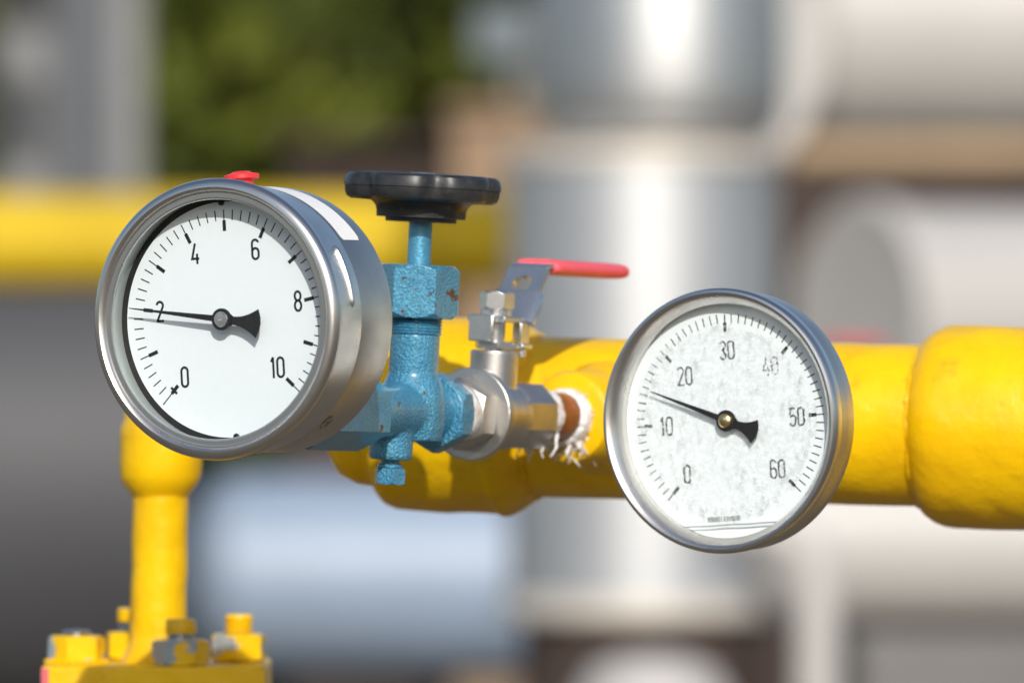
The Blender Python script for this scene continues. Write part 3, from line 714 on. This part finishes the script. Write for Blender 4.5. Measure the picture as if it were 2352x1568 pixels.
for (bx, by), i in bolts:
    x, y = bx * KR, by * KR
    top = {0: 21, 1: 15.2, 2: 21.5, 3: 24}[i]
    z = 0.4; pr = [(6.3, -1)]
    zz = 13.0
    while zz < top - 1: pr += [(5.4, zz), (6.6, zz + .9), (6.6, zz + 1.3)]; zz += 2.5
    pr += [(6.2, top - .6), (5.6, top), (0, top + .1)]
    s_o = MB().lathe([(6.2, -1), (6.2, 12.5)] + pr[1:], T(x, y, 0), 36).build('stud', {0: 'steel_thread', 1: 'steel_thread', 2: 'yellow', 3: 'steel_thread'}[i], RS, smooth=25)
    MB().prism(6, 13.2, .6 if i != 0 else .2, 12.6 if i != 0 else 11.6, {0: 2, 1: 14, 2: 21, 3: 40}[i], 1.2, T(x, y, 0)).warp(.4, .15, i).build('nut', ['yellow_worn', 'yellow_worn', 'yellow_chipped', 'yellow_chipped'][i], s_o, bev=1.1)
    if i in (0, 3):     # paint left on the end of the stud
        MB().lathe([(6.75, top - 6.5), (6.95, top - 5.8), (6.9, top - 1.2), (6.2, top - .2), (0, top + .25)], T(x, y, 0), 36).warp(.35, .3, i).build('paint_cap', 'yellow', s_o)
    if i == 1:
        wz = MB().lathe([(6.4, .1), (13.4, .1), (13.4, 1.6), (6.4, 1.6)], T(x, y, 0), 60)
        for q in range(26):     # toothed edge of the lock washer
            a = 2 * math.pi * q / 26; wz.prism(4, 1.1, -.1, 1.9, 0, 0, T(x + 13.5 * math.cos(a), y + 13.5 * math.sin(a), 0) @ Matrix.Rotation(.5, 4, (math.cos(a), math.sin(a), 0)))
        wz.build('washer', 'yellow', s_o)

# ------------------------------------------------------------------ background plant (metres)
def cyl(prof, frame_, mat, name, parent, seg=64, smooth=32): return MB().lathe(prof, frame_, seg).build(name, mat, parent, unit=1., smooth=smooth)
def kk(D): return D / FPX
# far yellow pipe across the left
D = 15.8; k = kk(D)
o = thing('far_yellow_pipe', P(500, 556, D), EX, EY, EZ, 'blurred yellow pipe running level across the left behind the 0 to 10 gauge', 'pipe')
cyl([(108 * k, -1400 * k), (108 * k, 980 * k), (100 * k, 1010 * k), (60 * k, 1030 * k), (0, 1035 * k)], TOX, 'yellow_far', 'pipe', o)
cyl([(50 * k, 0), (50 * k, P(0, 556, D).z)], T(960 * k, 0, -P(0, 556, D).z), 'yellow_dirty', 'post', o)
# silver clad riser
D = 13.0; k = kk(D)
zc = lambda y: (784 - y) * k
o = thing('clad_pipe', P(1475, 784, D), EX, EY, EZ, 'upright silver clad pipe with wider bright top section, behind the ball valve', 'pipe')
cyl([(308 * k, zc(1385)), (308 * k, zc(385))], I4, 'silver', 'lower_cladding', o)
cyl([(280 * k, -(CAM_H)), (280 * k, zc(1400))], I4, 'brown', 'base_pipe', o)
cyl([(200 * k, zc(385)), (305 * k, zc(384)), (322 * k, zc(378)), (322 * k, zc(345)), (300 * k, zc(338)), (180 * k, zc(336))], I4, 'silver_dull', 'joint_ring', o)
cyl([(200 * k, zc(338)), (255 * k, zc(322)), (276 * k, zc(285)), (284 * k, zc(230)), (286 * k, zc(170)), (286 * k, zc(90)), (284 * k, zc(0)), (281 * k, zc(-100)), (276 * k, zc(-300)), (290 * k, zc(-320)), (290 * k, zc(-2000)), (0, zc(-2020))], T(45 * k, 0, 0), 'silver_bright', 'upper_cladding', o)  # unseen upper height extended and widened to shade the far yellow pipe
cyl([(200 * k, zc(1420)), (318 * k, zc(1415)), (325 * k, zc(1405)), (325 * k, zc(1370)), (305 * k, zc(1362))], I4, 'silver_dull', 'base_ring', o)
# ring flange standing behind its top
D = 14.0; k = kk(D)
o = thing('blind_flange', P(1545, 120, D), EX, EY, EZ, 'pale round flange behind the wide top of the silver pipe', 'flange')
cyl([(230 * k, -40 * k), (330 * k, -40 * k), (345 * k, -20 * k), (345 * k, 60 * k), (180 * k, 60 * k)], Matrix.Rotation(math.pi / 2, 4, 'X'), 'cream', 'plate', o)
cyl([(90 * k, 0), (90 * k, 1.6)], T(0, 200 * k, -1.6 - 40 * k), 'cream', 'support', o)
# white pump housing at the foot of the silver pipe
D = 12.5; k = kk(D)
o = thing('pump_housing', P(1500, 1735, D), EX, EY, EZ, 'white rounded housing low in front of the silver pipe', 'machine')
zz = P(1500, 1735, D).z
cyl([(150 * k, -zz), (195 * k, -300 * k), (195 * k, 60 * k), (180 * k, 140 * k), (140 * k, 200 * k), (80 * k, 225 * k), (0, 232 * k)], I4, 'cream', 'housing', o)
cyl([(205 * k, -20 * k), (215 * k, -10 * k), (215 * k, 20 * k), (205 * k, 30 * k)], I4, 'silver_dull', 'band', o)
# horizontal vessels at the right
def vessel(name, x0, x1, yc, rad, D, mat, label, end_mat=None, legs=(.3, .8), yaw=0., cat='tank'):
    k = kk(D); r = rad * k; L = (x1 - x0) * k
    q = P(x0, yc, D); a = Vector((math.cos(yaw), math.sin(yaw), 0)); b_ = Vector((-math.sin(yaw), math.cos(yaw), 0))
    o = thing(name, q, a, b_, EZ, label, cat)
    cyl([(r, 0), (r, L)], TOX, mat, 'shell', o)
    em = end_mat or mat
    if end_mat:
        cyl([(0, -.05 * r), (.86 * r, -.05 * r), (.9 * r, -.02 * r), (.9 * r, .01 * r)], TOX, em, 'end_plate', o)
        cyl([(.88 * r, -.06 * r), (1.03 * r, -.08 * r), (1.08 * r, -.02 * r), (1.08 * r, .14 * r), (1.0 * r, .16 * r)], TOX, mat, 'end_ring', o)
    else:
        cyl([(0, -.5 * r), (.4 * r, -.45 * r), (.7 * r, -.34 * r), (.92 * r, -.16 * r), (r, 0)], TOX, em, 'end_cap', o)
    for t in legs:
        MB().box(-.15 * r + L * t, .15 * r + L * t, -.6 * r, .6 * r, -q.z, -.75 * r).build('saddle', 'grey_mid', o, unit=1.)
    return o
vessel('storage_tank', 1905, 3300, 40, 315, 22.0, 'cream', 'large pale horizontal tank across the upper right corner', legs=(.6, .9))
vessel('filter_vessel', 1985, 2900, 735, 262, 14.0, 'cream', 'cream horizontal filter vessel with flat grey end plate behind the right collar', 'mauve', yaw=R(32), legs=(.5, .9))
vessel('lower_vessel', 1800, 3000, 1235, 215, 11.5, 'cream', 'pale grey horizontal vessel low at the right under the yellow pipe', legs=(.65, .9))
D = 18.5; k = kk(D)
o = thing('tan_bounce_bar', P(1830, 352, D), EX, EY, EZ, 'added tan bar imitating warm ground bounce on the pale tank underside', 'pipe')  # bar added to imitate ground light on the tank underside
cyl([(22 * k, -20 * k), (36 * k, -10 * k), (36 * k, 1500 * k)], TOX, 'tan_bounce', 'pipe', o)
cyl([(40 * k, -P(0, 352, D).z), (40 * k, 0)], T(900 * k, 0, 0), 'tan_bounce', 'post', o)
D = 12.6; k = kk(D)
o = thing('concrete_plinth', P(2250, 784, D), EX, EY, EZ, 'grey concrete plinth at the lower right under the pale vessel', 'plinth')
MB().box(-280 * k, 900 * k, 0, .6, -CAM_H, -670 * k).build('block', 'concrete', o, unit=1., bev=.02)
D = 11.0; k = kk(D)
o = thing('drain_pipe', P(1875, 784, D), EX, EY, EZ, 'pale upright pipe under the right gauge at the end of the low vessel', 'pipe')
MB().tube([(0, 0, -CAM_H), (0, 0, -560 * k), (-14 * k, 0, -500 * k), (-60 * k, 0, -450 * k), (-130 * k, 0, -425 * k), (-260 * k, 0, -420 * k)], 52 * k, 24).build('pipe', 'cream', o, unit=1.)
cyl([(70 * k, -CAM_H + .001), (95 * k, -CAM_H + .001), (95 * k, -CAM_H + .03), (60 * k, -CAM_H + .03)], I4, 'grey_mid', 'foot_flange', o)
# big grey tank at the left
vessel('grey_tank', -900, 400, 1120, 570, 18.0, 'grey_dark', 'dark grey horizontal tank filling the lower left behind the riser', legs=(.1, .5))
# pale vessel in the middle, skylit shade put into its blue colour
vessel('shade_blue_vessel', 530, 1700, 1325, 235, 18.6, 'pale_blue', 'pale horizontal vessel with shade blue in its colour under the blue needle valve', legs=(.75, .9))
# steel columns upper left
D = 21.0; k = kk(D)
o = thing('steel_column', P(60, 784, D), EX, EY, EZ, 'pale grey round steel column at the far left edge', 'column')
cyl([(72 * k, -CAM_H), (72 * k, 2.2)], I4, 'grey_mid', 'shaft', o)
cyl([(110 * k, -CAM_H), (110 * k, -CAM_H + .03)], I4, 'grey_mid', 'base_plate', o)
o = thing('steel_column', P(225, 784, D + .4), EX, EY, EZ, 'dark blue grey steel column second from the left edge', 'column')
k = kk(D + .4)
MB().box(-98 * k, 98 * k, -.09, -.08, -CAM_H, 2.6).build('flange_plate', 'grey_blue', o, unit=1.)
MB().box(-98 * k, 98 * k, .08, .09, -CAM_H, 2.6).box(-6 * k, 6 * k, -.08, .08, -CAM_H, 2.6).build('web', 'grey_mid', o, unit=1.)
MB().box(45 * k, 98 * k, -.098, -.0902, -CAM_H, 2.6).build('cover_strip', 'grey_mid', o, unit=1.)
o = thing('cable_box', P(60, 25, 20.4), EX, EY, EZ, 'black box fixed high at the top left corner', 'box')
MB().box(-.07, .06, -.05, .05, -.04, .12).build('housing', 'black_ring', o, unit=1., bev=.01)
MB().box(-.03, -.01, .05, .3, 0, .02).build('bracket', 'black_ring', o, unit=1.)
# red handwheel on the lower vessel
D = 11.45; k = kk(D)
o = thing('red_handwheel', P(1955, 815, D), EX, EY, EZ, 'blurred red valve handwheel peeping over the yellow pipe', 'handwheel')
MB().tube([(60 * k * math.cos(a), 60 * k * math.sin(a), .004) for a in [2 * math.pi * i / 40 for i in range(41)]], .011, 10, False).build('rim', 'red_paint', o, unit=1.)
cyl([(10 * k, -(1235 - 215 - 815) * k - .01), (10 * k, .01)], I4, 'grey_mid', 'spindle', o)
for a in (0, 120, 240): MB().box(.004, 55 * k, -.004, .004, -.003, .003, Matrix.Rotation(R(a), 4, 'Z')).build('spoke', 'red_paint', o, unit=1.)
# walls and small buildings
o = thing('brown_shed', P(1010, 784, 21), EX, EY, EZ, 'dark brown shed raised to stand in for dark lower foliage behind the far yellow pipe', 'shed'); k = kk(21)
MB().box(-340 * k, 330 * k, -.1, 2.2, -CAM_H, 440 * k).build('walls', 'brown', o, unit=1.)  # walls raised so their dark brown imitates the dark lower foliage
MB().box(-360 * k, 350 * k, -.2, 2.3, 440 * k, 465 * k).build('roof', 'brown', o, unit=1.)
MB().box(100 * k, 200 * k, -.12, -.1005, -CAM_H, 120 * k).build('door', 'grey_blue', o, unit=1.)
o = thing('tan_wall', P(1190, 784, 20), EX, EY, EZ, 'tan plastered wall end beside the silver pipe', 'wall'); k = kk(20)
MB().box(-150 * k, 500 * k, 0, .3, -CAM_H, 520 * k).build('wall', 'tan', o, unit=1.)
MB().box(-165 * k, 515 * k, -.04, .34, 520 * k, 545 * k).build('coping', 'tan', o, unit=1.)
o = thing('small_tank', P(1150, 784, 22), EX, EY, EZ, 'small blue grey box tank high beside the silver pipe', 'tank'); k = kk(22)
MB().box(-62 * k, 130 * k, 0, .2, 640 * k, 770 * k).build('box', 'grey_slate', o, unit=1., bev=.01)
MB().box(20 * k, 50 * k, .08, .12, -CAM_H, 640 * k).build('post', 'grey_mid', o, unit=1.)
o = thing('back_wall', P(2100, 784, 24), EX, EY, EZ, 'dark brown wall behind the pale tanks at right', 'wall'); k = kk(24)
MB().box(-420 * k, 900 * k, 0, .3, -CAM_H, 430 * k).build('wall', 'brown', o, unit=1.)
MB().box(-430 * k, 910 * k, -.05, .35, 430 * k, 450 * k).build('coping', 'brown', o, unit=1.)

# ------------------------------------------------------------------ trees and shrubs
def leaf_cloud(seed, rx, ry, rz, n, size, z0, squash=1.):
    r_ = random.Random(seed); mb = MB(); lumps = []
    for k in range(26):
        while True:
            p = Vector((r_.uniform(-1, 1), r_.uniform(-1, 1), r_.uniform(-1, 1)))
            if .25 < p.length < 1: break
        lumps.append((Vector((p.x * rx * .8, p.y * ry * .8, p.z * rz * .8)), r_.uniform(.22, .42)))
    vs = []; fs = []
    for i in range(n):
        c_, s_ = lumps[r_.randrange(len(lumps))]
        d = Vector((r_.gauss(0, 1), r_.gauss(0, 1), r_.gauss(0, 1))).normalized() * r_.random() ** .4 * s_
        p = c_ + Vector((d.x * rx, d.y * ry, d.z * rz)) + Vector((0, 0, z0))
        a = Vector((r_.uniform(-1, 1), r_.uniform(-1, 1), r_.uniform(-1, 1))).normalized(); b_ = a.orthogonal().normalized()
        s2 = size * r_.uniform(.6, 1.3); q = len(vs)
        vs += [p - a * s2, p + b_ * s2 * .45, p + a * s2, p - b_ * s2 * .45]; fs.append((q, q + 1, q + 2, q + 3))
    return mb.add(vs, fs)
def tree(name, x, D, height, rx, rz, zc_, label, seed, n=5200, cat='tree', size=.09):
    D = D * 1.35; rx = rx * 1.35; rz = rz * 1.2; size = size * 1.3; zc_ = zc_ * 1.08 if cat == 'tree' else zc_
    q = P(x, 784, D); o = thing(name, Vector((q.x, D, 0)), EX, EY, EZ, label, cat, 'trees and shrubs beyond the plant')
    leaf_cloud(seed, rx, rx * .8, rz, n, size, zc_).build('crown', 'leaf', o, unit=1., smooth=0)
    r_ = random.Random(seed + 50); t = MB()
    top = zc_ + rz * .3; pts = [(0, 0, 0), (.05, .02, top * .35), (-.04, .05, top * .7), (.03, 0, top)]
    t.tube(pts, [.13, .10, .08, .04], 10)
    for k in range(6):
        a = r_.uniform(0, 6.28); z_ = top * r_.uniform(.35, .8)
        t.tube([(0, 0, z_), (math.cos(a) * rx * .3, math.sin(a) * rx * .3, z_ + rz * .25), (math.cos(a) * rx * .65, math.sin(a) * rx * .6, z_ + rz * .4)], [.06, .04, .015], 8)
    t.build('trunk', 'bark', o, unit=1.)
    return o
tree('leafy_tree', 520, 21, 4, .95, 1.5, 2.3, 'olive green tree left of the blurred plant, just right of the steel columns', 11)
tree('leafy_tree', 830, 23, 4, 1.1, 1.6, 2.4, 'tall bright green tree in the middle of the treeline', 12, 6500)
tree('leafy_tree', 1090, 22, 4, .9, 1.5, 2.5, 'green tree close left of the silver pipe', 13)
tree('leafy_tree', 300, 24, 4, 1.1, 1.7, 2.3, 'green tree half hidden behind the steel columns', 14)
tree('leafy_tree', 690, 28, 5, 1.8, 2.4, 2.6, 'dark tree at the back between the two nearest green trees', 15, 7000)
tree('leafy_tree', 1180, 29, 5, 1.8, 2.4, 2.6, 'dark tree at the back beside the tan wall', 16, 7000)
tree('leafy_tree', 60, 29, 5, 1.8, 2.4, 2.6, 'tree at the back beyond the far left column', 17, 6000)
for i, (x, D, lab) in enumerate(((420, 19.5, 'low green shrub left under the far yellow pipe'), (640, 19, 'low green shrub seen below the 0 to 10 gauge'), (900, 19.3, 'low shrub in front of the brown shed'))):
    tree('green_shrub', x, D, 1, .75, .62, .62, lab, 30 + i, 3200, 'shrub')

# added leaf masses: unseen one behind camera darkens steel reflections, other backs the trees
wd = MB(); r_ = random.Random(5); vs = []; fs = []
for i in range(16000):
    back = i % 2; x = r_.uniform(-45, 45); hh = (4.2 if not back else 5.5) + 1.2 * mnoise.noise(Vector((x * .3, back, 0))); p = Vector((x, (-24 if not back else 48) + r_.uniform(-2, 2), hh * r_.random()))
    a = Vector((r_.uniform(-1, 1), r_.uniform(-1, 1), r_.uniform(-1, 1))).normalized(); b_ = a.orthogonal().normalized(); s2 = r_.uniform(.25, .6); q = len(vs)
    vs += [p - a * s2, p + b_ * s2 * .6, p + a * s2, p - b_ * s2 * .6]; fs.append((q, q + 1, q + 2, q + 3))
tag(wd.add(vs, fs).build('added_wood', 'leaf', None, unit=1., smooth=0), 'added leaf masses, unseen row behind the camera darkens the steel', 'wood', None, 'stuff')

# ------------------------------------------------------------------ ground
gm = MB().add([(-600, -600, 0), (600, -600, 0), (600, 600, 0), (-600, 600, 0)], [(0, 1, 2, 3)])
tag(gm.build('ground', 'gravel', None, unit=1., smooth=0), kind='structure')

# ------------------------------------------------------------------ light, sky, camera
EL, AZ = R(29), R(5)
w = bpy.data.worlds.new('World'); sc.world = w; w.use_nodes = True; nt = w.node_tree
sky = nt.nodes.new('ShaderNodeTexSky'); sky.sky_type = 'NISHITA'; sky.sun_disc = False; sky.sun_elevation = EL; sky.sun_rotation = math.pi - AZ
sky.air_density = 1.0; sky.dust_density = 1.6; sky.ozone_density = 1.0
nt.links.new(sky.outputs[0], nt.nodes['Background'].inputs[0]); nt.nodes['Background'].inputs[1].default_value = .14
sl = bpy.data.lights.new('sun', 'SUN'); sl.energy = 3.9; sl.angle = R(.53); sl.color = (1, .965, .91)
so = bpy.data.objects.new('sun', sl); COL.objects.link(so)
sdv = Vector((math.sin(AZ) * math.cos(EL), -math.cos(AZ) * math.cos(EL), math.sin(EL)))
so.rotation_euler = sdv.to_track_quat('Z', 'Y').to_euler(); so.location = (0, -5, 6)
cam = bpy.data.cameras.new('camera'); co_ = bpy.data.objects.new('camera', cam); COL.objects.link(co_)
co_.location = CAMO; co_.rotation_euler = (math.pi / 2, 0, 0)
cam.sensor_width = 36; cam.lens = 36 * FPX / 2352; cam.clip_start = .05; cam.clip_end = 2000
cam.dof.use_dof = True; cam.dof.focus_distance = 3.525; cam.dof.aperture_fstop = cam.lens / 29.0; cam.dof.aperture_blades = 0
sc.camera = co_
sc.render.engine = 'CYCLES'; sc.cycles.use_denoising = True; sc.cycles.max_bounces = 12; sc.cycles.transparent_max_bounces = 24
sc.cycles.sample_clamp_indirect = 8
sc.view_settings.view_transform = 'Standard'; sc.view_settings.look = 'None'; sc.view_settings.gamma = 1; sc.view_settings.exposure = -0.04
